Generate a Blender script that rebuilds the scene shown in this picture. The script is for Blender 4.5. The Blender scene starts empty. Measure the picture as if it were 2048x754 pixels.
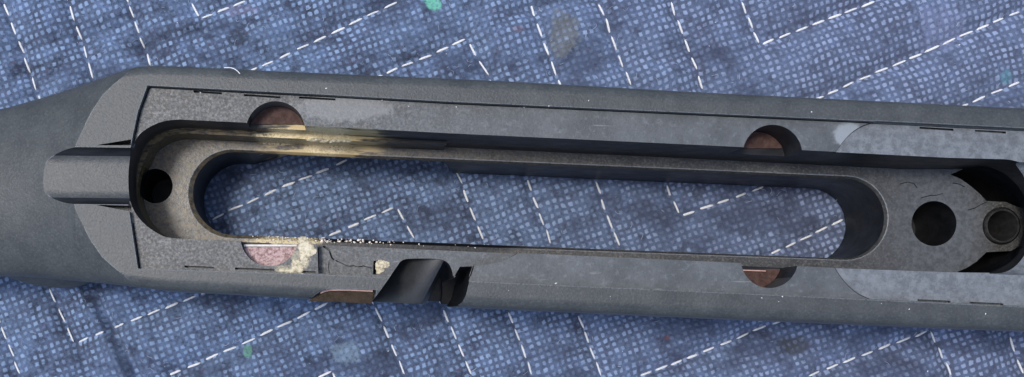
import bpy, bmesh, math, random
import numpy as np
from mathutils import Vector, Matrix, Euler

# ------------------------------------------------------------------ units
# lengths are laid out in "q" units (1 q = 0.115 mm): u to the right, v towards the viewer, d = depth below the stock's top deck
S = 0.000115
FU, FV, DIST = 691.0, 632.0, 2230.0      # the point straight below the lens, and the lens height above the deck
def W3(u, v, d):
    return Vector(((u - FU) * S, (FV - v) * S, -d * S))
def inv(u, v, d):                         # measured on the photo at depth d -> plan position
    k = (DIST + d) / DIST
    return (FU + (u - FU) * k, FV + (v - FV) * k)
def invp(pts, d):
    return [inv(a, b, d) for a, b in pts]

scene = bpy.context.scene
col = scene.collection

# ------------------------------------------------------------------ camera
cam_d = bpy.data.cameras.new("camera")
cam = bpy.data.objects.new("camera", cam_d); col.objects.link(cam)
cam.location = (0, 0, DIST * S); cam.rotation_euler = (0, 0, 0)
cam_d.sensor_width = 36.0; cam_d.sensor_fit = 'HORIZONTAL'
cam_d.lens = 36.0 * DIST / 2048.0
cam_d.shift_x = (1024 - FU) / 2048.0
cam_d.shift_y = (FV - 377) / 2048.0
cam_d.clip_start = 0.01; cam_d.clip_end = 50.0
scene.camera = cam

# ------------------------------------------------------------------ light
SUN_EL, SUN_AZ = math.radians(70), math.radians(-72)     # azimuth measured from +Y (north, up in the photo) clockwise
world = bpy.data.worlds.new("World"); scene.world = world; world.use_nodes = True
wn = world.node_tree
bg = wn.nodes["Background"]
sky = wn.nodes.new("ShaderNodeTexSky"); sky.sky_type = 'NISHITA'; sky.sun_disc = False
sky.sun_elevation = SUN_EL; sky.sun_rotation = SUN_AZ
sky.air_density = 1.0; sky.dust_density = 2.0; sky.ozone_density = 1.0
wn.links.new(sky.outputs[0], bg.inputs[0]); bg.inputs[1].default_value = 0.15
sun_d = bpy.data.lights.new("sun", 'SUN'); sun_d.energy = 1.5; sun_d.angle = math.radians(11); sun_d.color = (1.0, 0.975, 0.94)
sun = bpy.data.objects.new("sun", sun_d); col.objects.link(sun)
sdir = Vector((math.sin(SUN_AZ) * math.cos(SUN_EL), math.cos(SUN_AZ) * math.cos(SUN_EL), math.sin(SUN_EL)))
sun.rotation_euler = sdir.to_track_quat('Z', 'Y').to_euler(); sun.location = sdir * 1.0
vs = scene.view_settings
vs.view_transform = 'Standard'; vs.look = 'None'; vs.exposure = 0.38; vs.gamma = 1.0; vs.use_curve_mapping = False

# ------------------------------------------------------------------ node helper
class N:
    def __init__(self, name):
        self.m = bpy.data.materials.new(name); self.m.use_nodes = True
        self.t = self.m.node_tree; self.n = self.t.nodes; self.l = self.t.links
        self.b = self.n["Principled BSDF"]; self._p = None; self._uv = None
    def _set(self, sock, v):
        if hasattr(v, 'is_output'): self.l.new(v, sock)
        else: sock.default_value = v
    def math(self, op, a, b=0.0, c=0.0, clamp=False):
        x = self.n.new("ShaderNodeMath"); x.operation = op; x.use_clamp = clamp
        self._set(x.inputs[0], a); self._set(x.inputs[1], b); self._set(x.inputs[2], c)
        return x.outputs[0]
    def pos(self):                         # plan position (u, v, -d) in q units
        if self._p is None:
            tc = self.n.new("ShaderNodeTexCoord")
            m = self.n.new("ShaderNodeMapping"); m.inputs[1].default_value = (FU, FV, 0)
            m.inputs[3].default_value = (1 / S, -1 / S, 1 / S)
            self.l.new(tc.outputs['Object'], m.inputs[0]); self._p = m.outputs[0]
            s = self.n.new("ShaderNodeSeparateXYZ"); self.l.new(self._p, s.inputs[0])
            self._uv = (s.outputs[0], s.outputs[1], s.outputs[2])
        return self._p
    def uvd(self):
        self.pos(); return self._uv
    def noise(self, size, detail=3.0, rough=0.55, stretch=(1, 1, 1), off=(0, 0, 0), dist=0.0):
        m = self.n.new("ShaderNodeMapping"); self.l.new(self.pos(), m.inputs[0])
        m.inputs[1].default_value = off
        m.inputs[3].default_value = tuple(s / size for s in stretch)
        x = self.n.new("ShaderNodeTexNoise"); x.inputs['Scale'].default_value = 1.0
        x.inputs['Detail'].default_value = detail; x.inputs['Roughness'].default_value = rough
        x.inputs['Distortion'].default_value = dist
        self.l.new(m.outputs[0], x.inputs['Vector']); return x.outputs[0]
    def ss(self, v, lo, hi):               # smoothstep
        x = self.n.new("ShaderNodeMapRange"); x.interpolation_type = 'SMOOTHSTEP'
        self._set(x.inputs[0], v); x.inputs[1].default_value = lo; x.inputs[2].default_value = hi
        return x.outputs[0]
    def mix(self, f, a, b):
        x = self.n.new("ShaderNodeMix"); x.data_type = 'RGBA'
        self._set(x.inputs[0], f)
        self._set(x.inputs[6], a if hasattr(a, 'is_output') else (*a, 1)); self._set(x.inputs[7], b if hasattr(b, 'is_output') else (*b, 1))
        return x.outputs[2]
    def blob(self, cu, cv, ru, rv, noise=None, amt=0.6, rot=0.0):   # soft patch with a noisy outline
        u, v, _ = self.uvd()
        du = self.math('SUBTRACT', u, cu); dv = self.math('SUBTRACT', v, cv)
        if rot:
            c, s = math.cos(rot), math.sin(rot)
            a = self.math('ADD', self.math('MULTIPLY', du, c), self.math('MULTIPLY', dv, s))
            b = self.math('SUBTRACT', self.math('MULTIPLY', dv, c), self.math('MULTIPLY', du, s))
            du, dv = a, b
        du = self.math('DIVIDE', du, ru); dv = self.math('DIVIDE', dv, rv)
        r = self.math('SQRT', self.math('ADD', self.math('MULTIPLY', du, du), self.math('MULTIPLY', dv, dv)))
        f = self.math('SUBTRACT', 1.0, r)
        if noise is not None:
            f = self.math('ADD', f, self.math('MULTIPLY', self.math('SUBTRACT', noise, 0.5), amt * 2))
        return self.ss(f, 0.0, 0.35)
    def bump(self, h, strength=0.3, dist=1.0, normal=None):
        x = self.n.new("ShaderNodeBump"); x.inputs['Strength'].default_value = strength
        x.inputs['Distance'].default_value = dist * S
        self.l.new(h, x.inputs['Height'])
        if normal is not None: self.l.new(normal, x.inputs['Normal'])
        return x.outputs[0]
    def bevel(self, r):
        x = self.n.new("ShaderNodeBevel"); x.samples = 4; x.inputs[0].default_value = r * S
        return x.outputs[0]
    def edge(self, r, lo, hi):             # worn edges with painted highlights: where a rounded normal leaves the true one
        g = self.n.new("ShaderNodeNewGeometry"); x = self.n.new("ShaderNodeVectorMath"); x.operation = 'DOT_PRODUCT'
        self.l.new(self.bevel(r), x.inputs[0]); self.l.new(g.outputs['Normal'], x.inputs[1])
        return self.ss(self.math('SUBTRACT', 1.0, x.outputs['Value']), lo, hi)
    def out(self, color, rough, normal=None, spec=0.5, metal=0.0):
        self._set(self.b.inputs['Base Color'], color if hasattr(color, 'is_output') else (*color, 1))
        self._set(self.b.inputs['Roughness'], rough); self._set(self.b.inputs['Metallic'], metal)
        self._set(self.b.inputs['Specular IOR Level'], spec)
        if normal is not None: self.l.new(normal, self.b.inputs['Normal'])
        return self.m

# ------------------------------------------------------------------ materials
def mat_stock():
    k = N("black_polymer")
    n1 = k.noise(3.0, 2, 0.7); n2 = k.noise(60, 4, 0.6); n3 = k.noise(14, 3, 0.6)
    n1 = k.noise(5.0, 3, 0.75)
    c = k.mix(k.ss(n2, 0.3, 0.7), (0.044, 0.048, 0.048), (0.066, 0.071, 0.070))
    c = k.mix(k.math('MULTIPLY', k.ss(n1, 0.50, 0.70), 0.45), c, (0.115, 0.122, 0.121))
    c = k.mix(k.math('MULTIPLY', k.ss(n1, 0.50, 0.28), 0.7), c, (0.032, 0.034, 0.034))
    c = k.mix(k.math('MULTIPLY', k.edge(3.0, 0.008, 0.05), k.ss(n1, 0.3, 0.55)), c, (0.22, 0.235, 0.25))  # crease highlight painted as a paler edge colour
    h = k.math('ADD', n1, k.math('MULTIPLY', n3, 0.6))
    return k.out(c, k.math('ADD', 0.34, k.math('MULTIPLY', n2, 0.2)), k.bump(h, 0.45, 1.8, k.bevel(2.0)))

def wear_and_glints(k, c, walls=False):
    """pale worn and powdery patches round the rear pillars, with sun highlights painted in as tan"""
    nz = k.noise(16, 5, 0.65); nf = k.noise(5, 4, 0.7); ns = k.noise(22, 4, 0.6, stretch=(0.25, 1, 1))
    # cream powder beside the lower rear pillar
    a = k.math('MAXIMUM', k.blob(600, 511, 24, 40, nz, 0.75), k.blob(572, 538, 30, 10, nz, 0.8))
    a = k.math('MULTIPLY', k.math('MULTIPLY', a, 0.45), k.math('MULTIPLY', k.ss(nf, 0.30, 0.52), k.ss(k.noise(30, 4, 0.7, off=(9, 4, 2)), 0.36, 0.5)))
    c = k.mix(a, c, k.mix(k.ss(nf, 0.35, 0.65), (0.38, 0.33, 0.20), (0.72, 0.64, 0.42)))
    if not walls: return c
    # rub along the upper wall and its step, with sunlight painted in
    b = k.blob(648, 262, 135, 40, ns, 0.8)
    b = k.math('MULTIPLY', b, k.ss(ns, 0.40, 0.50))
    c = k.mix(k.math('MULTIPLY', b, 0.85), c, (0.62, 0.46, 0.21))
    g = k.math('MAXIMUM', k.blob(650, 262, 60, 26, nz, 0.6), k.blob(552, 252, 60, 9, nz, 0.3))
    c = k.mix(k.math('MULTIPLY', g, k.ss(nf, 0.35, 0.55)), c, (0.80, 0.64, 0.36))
    # sun glints painted tan along the worn lower lip
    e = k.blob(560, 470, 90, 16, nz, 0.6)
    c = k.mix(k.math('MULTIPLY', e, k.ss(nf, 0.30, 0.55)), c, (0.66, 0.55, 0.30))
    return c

def mat_panel():
    k = N("scuffed_polymer")
    n1 = k.noise(5.2, 3, 0.75); n2 = k.noise(55, 5, 0.65); n3 = k.noise(14, 4, 0.7); u, v, d = k.uvd()
    left = k.ss(u, 1250, 350); ng = k.noise(5.5, 4, 0.8, off=(3, 3, 3))
    c = k.mix(k.ss(n2, 0.3, 0.7), (0.070, 0.076, 0.078), (0.108, 0.116, 0.120))
    c = k.mix(k.math('MULTIPLY', k.ss(n3, 0.50, 0.75), 0.5), c, (0.20, 0.215, 0.225))
    c = k.mix(k.math('MULTIPLY', left, k.math('MULTIPLY', k.ss(ng, 0.52, 0.66), 0.9)), c, (0.23, 0.205, 0.165))
    c = k.mix(k.math('MULTIPLY', left, k.math('MULTIPLY', k.ss(ng, 0.54, 0.40), 0.95)), c, (0.034, 0.030, 0.025))
    c = k.mix(k.math('MULTIPLY', k.ss(n1, 0.46, 0.28), 0.6), c, (0.055, 0.052, 0.048))
    sc = k.noise(7, 2, 0.5, stretch=(0.12, 1, 1))
    c = k.mix(k.math('MULTIPLY', k.ss(sc, 0.66, 0.76), 0.4), c, (0.27, 0.27, 0.27))
    # pale patch before the forward panel edge and along the panel's rear half
    c = k.mix(k.math('MULTIPLY', k.blob(1705, 272, 34, 30, n2, 0.6), 0.75), c, (0.30, 0.33, 0.35))
    c = k.mix(k.math('MULTIPLY', k.blob(690, 212, 120, 34, n3, 0.6), 0.5), c, (0.27, 0.27, 0.26))
    c = wear_and_glints(k, c)
    return k.out(c, k.math('ADD', 0.36, k.math('MULTIPLY', n2, 0.25)), k.bump(k.math('ADD', n1, n3), 0.35, 1.6, k.bevel(2.0)))

def mat_front():
    k = N("burnished_polymer")
    n1 = k.noise(4.0, 3, 0.7); n2 = k.noise(45, 5, 0.65); n3 = k.noise(16, 4, 0.75)
    c = k.mix(k.ss(n3, 0.35, 0.68), (0.115, 0.123, 0.130), (0.195, 0.21, 0.222))
    c = k.mix(k.math('MULTIPLY', k.ss(n2, 0.45, 0.75), 0.6), c, (0.20, 0.22, 0.235))
    c = k.mix(k.math('MULTIPLY', k.ss(n1, 0.42, 0.25), 0.6), c, (0.07, 0.07, 0.07))
    return k.out(c, 0.42, k.bump(k.math('ADD', n1, n3), 0.3, 1.6, k.bevel(2.0)))

def mat_floor():
    k = N("grimy_floor_polymer")
    n1 = k.noise(5.0, 3, 0.75); n2 = k.noise(40, 5, 0.65); n3 = k.noise(13, 4, 0.7); u, v, d = k.uvd()
    c = k.mix(k.ss(n2, 0.3, 0.7), (0.044, 0.044, 0.042), (0.072, 0.072, 0.069))
    grime = k.math('MULTIPLY', k.ss(u, 1500, 250), k.ss(n3, 0.35, 0.62))
    c = k.mix(k.math('MULTIPLY', grime, 0.85), c, (0.185, 0.142, 0.078))
    c = k.mix(k.math('MULTIPLY', k.ss(n1, 0.52, 0.68), 0.6), c, (0.19, 0.172, 0.138))
    c = k.mix(k.math('MULTIPLY', k.ss(n1, 0.50, 0.30), 0.8), c, (0.025, 0.023, 0.020))
    c = k.mix(k.math('MULTIPLY', k.math('MULTIPLY', k.ss(u, 1750, 2000), k.ss(u, 2120, 2040)), 0.8), c, k.mix(k.ss(n3, 0.35, 0.65), (0.07, 0.075, 0.08), (0.13, 0.14, 0.15)))
    c = k.mix(k.math('MULTIPLY', k.edge(4.0, 0.02, 0.12), k.ss(n3, 0.25, 0.5)), c, (0.36, 0.38, 0.40))  # worn slot rim, its lit edge painted paler
    oil = k.math('MULTIPLY', k.blob(850, 473, 300, 34, n2, 0.2), k.ss(n3, 0.1, 0.35))
    c = k.mix(oil, c, (0.010, 0.010, 0.011))
    c = wear_and_glints(k, c, True)
    r = k.math('ADD', 0.20, k.math('MULTIPLY', n2, 0.32))
    return k.out(c, r, k.bump(k.math('ADD', n1, n3), 0.35, 1.6, k.bevel(2.0)))

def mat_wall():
    k = N("shade_black_wall")
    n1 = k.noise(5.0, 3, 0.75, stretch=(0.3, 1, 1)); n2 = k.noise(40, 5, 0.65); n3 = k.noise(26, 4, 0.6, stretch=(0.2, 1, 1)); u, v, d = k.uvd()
    c = k.mix(k.ss(n3, 0.35, 0.65), (0.007, 0.008, 0.010), (0.018, 0.019, 0.022))  # near-black base stands in for deep shade on walls and hole bottoms
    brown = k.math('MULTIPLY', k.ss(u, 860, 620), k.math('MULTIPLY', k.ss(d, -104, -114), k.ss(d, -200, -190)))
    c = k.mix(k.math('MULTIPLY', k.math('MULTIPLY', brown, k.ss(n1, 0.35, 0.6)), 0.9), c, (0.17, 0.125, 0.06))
    c = wear_and_glints(k, c, True)
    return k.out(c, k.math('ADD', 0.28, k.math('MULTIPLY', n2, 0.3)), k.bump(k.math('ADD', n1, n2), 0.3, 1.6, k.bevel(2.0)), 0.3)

def mat_simple(name, c0, c1, size, rough, bump=0.3, fine=3.0, spec=0.5, metal=0.0, bev=0.0):
    k = N(name)
    n1 = k.noise(size, 4, 0.65); n2 = k.noise(fine, 3, 0.7)
    c = k.mix(k.ss(n1, 0.3, 0.7), c0, c1)
    c = k.mix(k.math('MULTIPLY', k.ss(n2, 0.5, 0.3), 0.5), c, tuple(x * 0.5 for x in c0))
    return k.out(c, rough, k.bump(n2, bump, 1.5, k.bevel(bev) if bev else None), spec, metal)

WA = math.radians(-19.5)                  # the weave's slant on the blanket
def mat_blanket():
    k = N("blue_woven_blanket")
    u, v, d = k.uvd()
    # gentle wander of the threads
    wa = k.math('MULTIPLY', k.math('SUBTRACT', k.noise(90, 2, 0.5), 0.5), 22)
    wb = k.math('MULTIPLY', k.math('SUBTRACT', k.noise(90, 2, 0.5, off=(7.3, 2.1, 0)), 0.5), 22)
    fa = k.math('MULTIPLY', k.math('SUBTRACT', k.noise(8, 2, 0.5, off=(3, 9, 0)), 0.5), 4.5)
    fb = k.math('MULTIPLY', k.math('SUBTRACT', k.noise(8, 2, 0.5, off=(13, 1, 0)), 0.5), 4.5)
    uu = k.math('ADD', u, k.math('ADD', wa, fa)); vv = k.math('ADD', v, k.math('ADD', wb, fb))
    c_, s_ = math.cos(WA), math.sin(WA); P = 15.2
    a = k.math('DIVIDE', k.math('ADD', k.math('MULTIPLY', uu, c_), k.math('MULTIPLY', vv, s_)), P)
    b = k.math('DIVIDE', k.math('SUBTRACT', k.math('MULTIPLY', vv, c_), k.math('MULTIPLY', uu, s_)), P)
    fla = k.math('FLOOR', a); flb = k.math('FLOOR', b)
    fra = k.math('ABSOLUTE', k.math('SUBTRACT', k.math('FRACT', a), 0.5)); frb = k.math('ABSOLUTE', k.math('SUBTRACT', k.math('FRACT', b), 0.5))
    p4 = k.math('ADD', k.math('POWER', fra, 4.5), k.math('POWER', frb, 4.5))
    rr = k.math('POWER', p4, 1 / 4.5)      # rounded-square distance in a cell
    cmb = k.n.new("ShaderNodeCombineXYZ"); k.l.new(fla, cmb.inputs[0]); k.l.new(flb, cmb.inputs[1])
    wnz = k.n.new("ShaderNodeTexWhiteNoise"); wnz.noise_dimensions = '2D'; k.l.new(cmb.outputs[0], wnz.inputs['Vector'])
    rnd = wnz.outputs[0]
    rr = k.math('ADD', rr, k.math('MULTIPLY', k.math('SUBTRACT', k.noise(5.0, 3, 0.8, off=(2, 2, 9)), 0.5), 0.22))
    rad = k.math('ADD', 0.20, k.math('MULTIPLY', rnd, 0.07))
    dot = k.ss(k.math('SUBTRACT', rad, rr), -0.12, 0.05)
    big = k.noise(150, 4, 0.6); mid = k.noise(34, 4, 0.65, off=(5, 5, 5)); fine = k.noise(6.5, 3, 0.75); tint = k.noise(24, 3, 0.6, off=(40, 3, 1))
    base = k.mix(k.ss(big, 0.35, 0.65), (0.076, 0.100, 0.158), (0.110, 0.156, 0.248))
    base = k.mix(k.math('MULTIPLY', k.ss(mid, 0.48, 0.72), 0.7), base, (0.140, 0.205, 0.35))
    base = k.mix(k.math('MULTIPLY', k.ss(mid, 0.48, 0.32), 0.62), base, (0.030, 0.035, 0.056))
    base = k.mix(k.math('MULTIPLY', k.ss(tint, 0.58, 0.75), 0.35), base, (0.15, 0.12, 0.18))
    base = k.mix(k.math('MULTIPLY', k.ss(fine, 0.5, 0.28), 0.7), base, (0.030, 0.034, 0.055))
    base = k.mix(k.math('MULTIPLY', k.ss(fine, 0.55, 0.75), 0.5), base, (0.17, 0.22, 0.38))
    right = k.ss(u, 700, 1900); fade = k.noise(110, 4, 0.65, stretch=(0.6, 1.2, 1), off=(21, 8, 4))
    dc = k.mix(rnd, (0.20, 0.285, 0.44), (0.275, 0.38, 0.56))
    dc = k.mix(k.math('MULTIPLY', right, 0.6), dc, (0.31, 0.35, 0.50))
    base = k.mix(k.math('MULTIPLY', right, 0.35), base, (0.11, 0.125, 0.195))
    base = k.mix(k.math('MULTIPLY', k.ss(fade, 0.48, 0.34), 0.5), base, (0.038, 0.046, 0.078))
    vis = k.math('MULTIPLY', k.math('ADD', 0.25, k.math('MULTIPLY', k.ss(fade, 0.36, 0.52), 0.75)), 1.0)
    vis = k.math('MULTIPLY', k.math('MULTIPLY', vis, k.ss(k.math('ADD', mid, k.math('MULTIPLY', rnd, 0.22)), 0.34, 0.64)), k.math('ADD', 0.62, k.math('MULTIPLY', rnd, 0.35)))
    vis = k.math('MULTIPLY', vis, 0.95, clamp=True)
    c = k.mix(k.math('MULTIPLY', dot, vis), base, dc)
    # stains that show on the cloth: olive, green, red and teal flecks
    e = (DIST + 400) / DIST
    for (su, sv, ru, rv, cc, st) in ((1128, 72, 36, 52, (0.15, 0.145, 0.10), 0.55), (865, 6, 20, 20, (0.16, 0.50, 0.36), 0.9), (497, 703, 12, 16, (0.14, 0.36, 0.24), 0.7),
                                     (2012, 158, 14, 16, (0.10, 0.28, 0.34), 0.6), (1330, 676, 9, 9, (0.26, 0.09, 0.08), 0.45),
                                     (478, 78, 24, 20, (0.03, 0.035, 0.045), 0.8), (480, 22, 40, 14, (0.22, 0.18, 0.27), 0.35), (1590, 690, 34, 24, (0.06, 0.06, 0.055), 0.7),
                                     (690, 705, 36, 24, (0.20, 0.27, 0.33), 0.6), (1035, 60, 14, 8, (0.22, 0.10, 0.10), 0.3), (1880, 60, 60, 50, (0.20, 0.22, 0.36), 0.4)):
        a_, b_ = inv(su, sv, 400)
        c = k.mix(k.math('MULTIPLY', k.blob(a_, b_, ru * e, rv * e, mid, 0.9), k.math('MULTIPLY', k.ss(fine, 0.2, 0.6), st)), c, cc)
    h = k.math('ADD', k.math('MULTIPLY', k.ss(rr, 0.5, 0.1), 1.0), k.math('MULTIPLY', fine, 0.8))
    k.b.inputs['Sheen Weight'].default_value = 0.15
    return k.out(c, 0.92, k.bump(h, 0.35, 3.0), 0.15)

M_stock, M_panel, M_front, M_floor, M_wall = mat_stock(), mat_panel(), mat_front(), mat_floor(), mat_wall()
M_pillar = mat_simple("red_brown_pillar_face", (0.050, 0.024, 0.018), (0.100, 0.055, 0.044), 12, 0.65, 0.35, 4.5, 0.25)
M_pillar_light = mat_simple("worn_pillar_face", (0.20, 0.095, 0.085), (0.58, 0.40, 0.38), 5, 0.5, 0.4, 5.0)
M_edge = mat_simple("pale_edge", (0.62, 0.55, 0.50), (0.80, 0.74, 0.70), 20, 0.4, 0.2)
M_pink = mat_simple("pink_bare_edge", (0.52, 0.30, 0.25), (0.66, 0.42, 0.36), 20, 0.35, 0.2)
M_bead = mat_simple("glint_cream", (0.80, 0.70, 0.60), (0.88, 0.82, 0.76), 9, 0.12, 0.1)  # pale gloss for the painted lip glints
M_black = mat_simple("satin_black_notch", (0.010, 0.011, 0.012), (0.020, 0.021, 0.022), 20, 0.45, 0.35, 4.0, 0.7)
M_brown = mat_simple("brown_insert", (0.028, 0.018, 0.011), (0.060, 0.040, 0.025), 9, 0.7, 0.4, 3.0, 0.2)
M_steel = mat_simple("dark_bushing", (0.018, 0.018, 0.018), (0.045, 0.044, 0.043), 12, 0.40, 0.2, 3.0, 0.35)
M_grip = mat_simple("grip_polymer", (0.05, 0.05, 0.05), (0.085, 0.085, 0.083), 14, 0.6, 0.9, 7.0)
M_thread = mat_simple("white_thread", (0.80, 0.80, 0.79), (0.86, 0.86, 0.85), 8, 0.75, 0.5, 2.5, 0.2)
M_blanket = mat_blanket()

# ------------------------------------------------------------------ object helpers
def link(name, me, mat=None, parent=None):
    o = bpy.data.objects.new(name, me); col.objects.link(o)
    if mat is not None and len(me.materials) == 0: me.materials.append(mat)
    if parent is not None:
        o.parent = parent; o.matrix_parent_inverse = parent.matrix_world.inverted()
    return o
def prism(pts_top, d0, pts_bot=None, d1=400.0):
    """closed solid between an outline at depth d0 and (maybe another) outline at depth d1"""
    pts_bot = pts_bot or pts_top
    area = sum(pts_top[i][0] * pts_top[(i + 1) % len(pts_top)][1] - pts_top[(i + 1) % len(pts_top)][0] * pts_top[i][1] for i in range(len(pts_top)))
    if area > 0: pts_top, pts_bot = pts_top[::-1], pts_bot[::-1]    # v points down: make it counter-clockwise in XY
    bm = bmesh.new()
    a = [bm.verts.new(W3(p[0], p[1], d0)) for p in pts_top]; b = [bm.verts.new(W3(p[0], p[1], d1)) for p in pts_bot]
    n = len(a)
    bm.faces.new(a); bm.faces.new(b[::-1])
    for i in range(n): bm.faces.new((a[i], b[i], b[(i + 1) % n], a[(i + 1) % n]))
    bmesh.ops.recalc_face_normals(bm, faces=bm.faces)
    me = bpy.data.meshes.new("cutter"); bm.to_mesh(me); bm.free(); return me
def circle(cu, cv, r, n=48, rv=None):
    rv = rv or r
    return [(cu + r * math.cos(2 * math.pi * i / n), cv + rv * math.sin(2 * math.pi * i / n)) for i in range(n)]
def cubic(pts, n=6):
    """smooth open curve through points (Catmull-Rom)"""
    out = []
    P = [pts[0]] + list(pts) + [pts[-1]]
    for i in range(1, len(P) - 2):
        p0, p1, p2, p3 = P[i - 1], P[i], P[i + 1], P[i + 2]
        for j in range(n):
            t = j / n
            out.append(tuple(0.5 * ((2 * p1[k]) + (-p0[k] + p2[k]) * t + (2 * p0[k] - 5 * p1[k] + 4 * p2[k] - p3[k]) * t * t + (-p0[k] + 3 * p1[k] - 3 * p2[k] + p3[k]) * t ** 3) for k in (0, 1)))
    out.append(tuple(pts[-1])); return out

# ------------------------------------------------------------------ the stock's solid body
st = np.array([(-620, 250, 566), (-300, 226, 560), (-34, 194, 544), (66, 171, 552), (120, 158, 557), (185, 143, 563), (225, 135, 568), (260, 129.5, 572), (290, 127, 576), (320, 127, 580), (380, 129, 583),
               (440, 132, 586), (560, 138, 593), (1000, 157, 617), (1400, 180, 635), (2048, 212, 662), (2700, 244, 690)], float)
U = np.concatenate([np.arange(-620, 60, 40), np.arange(60, 136, 10), np.arange(136, 345, 3.5), np.arange(345, 460, 16), np.arange(470, 2701, 90)])
def smooth_interp(x, xp, fp, s=14):
    acc = 0; 
    ks = np.linspace(-2, 2, 9); w = np.exp(-ks ** 2); w /= w.sum()
    for k, ww in zip(ks, w): acc = acc + ww * np.interp(x + k * s, xp, fp)
    return acc
YU = smooth_interp(U, st[:, 0], st[:, 1]); YL = smooth_interp(U, st[:, 0], st[:, 2])
flat = np.array([(144, 0), (145, 22), (147, 42), (150, 60), (158, 80), (168, 99), (171, 107), (182, 128), (194, 146), (203, 160), (225, 181), (252, 203), (270, 214), (300, 226), (330, 240)], float)
def body_mesh():
    rings = []
    G = 0.45
    for u, yu, yl in zip(U, YU, YL):
        Wd = (yl - yu) / 2; cv = (yl + yu) / 2
        wf = float(np.interp(u, flat[:, 0], flat[:, 1])) if u <= 330 else 1e3
        R = 25.0
        if u <= 144:
            zt = float(np.interp(u, [-620, -300, -34, 60, 112, 144], [120, 90, 56, 31, 13, 0]))
            c = zt + G * Wd; wf = 0.0
        else:
            w_ = min(wf, Wd - 0.5); c = G * math.sqrt(max(Wd * Wd - w_ * w_, 0.0))
        B = float(np.interp(u, [-620, -100, 120, 330, 420, 2700], [280, 300, 385, 392, 392, 392]))
        w_eff = min(wf, Wd - R * 0.999) if u > 144 else 0.0
        half = []
        # top: flat part then the rounded shoulder
        nfl, nsh = 5, 16
        for i in range(nfl): half.append((w_eff * i / nfl, None))
        for i in range(nsh + 1):
            a = i / nsh; t = w_eff + (Wd - w_eff) * math.sin(a * math.pi / 2)
            half.append((min(t, Wd), None))
        prof = []
        for t, _ in half:
            wr = c - G * math.sqrt(max(Wd * Wd - t * t, 0.0)) if u < 345 else -1
            dd = Wd - t
            fi = R - math.sqrt(max(R * R - (R - dd) ** 2, 0.0)) if dd < R else 0.0
            prof.append((t, max(0.0, wr, fi)))
        zs = prof[-1][1]
        for f, q in ((1.0, 0.15), (1.0, 0.45), (0.985, 0.7), (0.93, 0.87), (0.8, 0.965), (0.5, 1.0), (0.0, 1.0)):
            prof.append((Wd * f, zs + (B - zs) * q))
        ring = [(u, cv + t, d) for t, d in prof] + [(u, cv - t, d) for t, d in prof[-2:0:-1]]
        rings.append(ring)
    bm = bmesh.new()
    vr = [[bm.verts.new(W3(*p)) for p in ring] for ring in rings]
    n = len(vr[0])
    for a, b in zip(vr[:-1], vr[1:]):
        for i in range(n): bm.faces.new((a[i], a[(i + 1) % n], b[(i + 1) % n], b[i]))
    bm.faces.new(vr[0]); bm.faces.new(vr[-1][::-1])
    bmesh.ops.remove_doubles(bm, verts=bm.verts, dist=1e-7)
    bmesh.ops.recalc_face_normals(bm, faces=bm.faces)
    me = bpy.data.meshes.new("stock_body"); bm.to_mesh(me); bm.free(); return me

def ribbon(pts, w0, w1):
    P = np.array(pts, float); n = len(P); L, Rr = [], []
    for i in range(n):
        t = P[min(i + 1, n - 1)] - P[max(i - 1, 0)]; t /= np.linalg.norm(t) + 1e-9; nn = np.array([-t[1], t[0]])
        w = w0 + (w1 - w0) * i / (n - 1)
        L.append(tuple(P[i] + nn * w)); Rr.append(tuple(P[i] - nn * w))
    return L + Rr[::-1]
D_PANEL, D_FRONT, D_BOLT, D_LEDGE, D_OUT = 15.0, 19.0, 42.0, 196.0, 470.0
cutters = []
# recessed panel inside the border
panel_poly = [(295, 171), (481, 181), (640, 189), (900, 203.5), (1400, 226.5), (1760, 243), (2048, 257), (2800, 292), (2800, 646), (2048, 613.5), (1713, 598), (1540, 589.5), (1040, 567), (637, 549), (276, 537),
              (262, 445), (255.5, 400), (254, 350), (259, 310), (266, 270), (276, 223)]
cutters.append(prism(panel_poly, -60, None, D_PANEL))
PU = panel_poly[:8]
cutters.append(prism([(a, b + 0.2) for a, b in PU] + [(a, b + 2.0) for a, b in PU[::-1][:-1]] + [(297, 173)], -20, None, 24))
cutters.append(prism([(295.2, 171.5), (276.2, 223), (266.2, 270), (259.5, 305), (261.6, 305), (268.2, 270), (278.2, 223), (297.2, 172.5)], -20, None, 26))
cutters.append(prism([(262.3, 445), (276.2, 537), (278.4, 536.5), (264.4, 445)], -20, None, 26))
# slightly deeper forward panel with its rounded rear edge
fu = cubic(invp([(1672, 304), (1688, 282), (1706, 264), (1726, 252), (1748, 244.5)], 15), 5)
fl = cubic(invp([(1740, 598), (1718, 588), (1700, 574), (1684, 556), (1670, 535)], 15), 5)
cutters.append(prism(fu + [(2800, 293.5), (2800, 644.5)] + fl + [(1690, 500), (1690, 340)], -60, None, D_FRONT))
cutters.append(prism(ribbon(fu, 0.8, 1.0), -20, None, 27))
cutters.append(prism(ribbon(fl, 1.0, 1.3), -20, None, 30))
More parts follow.
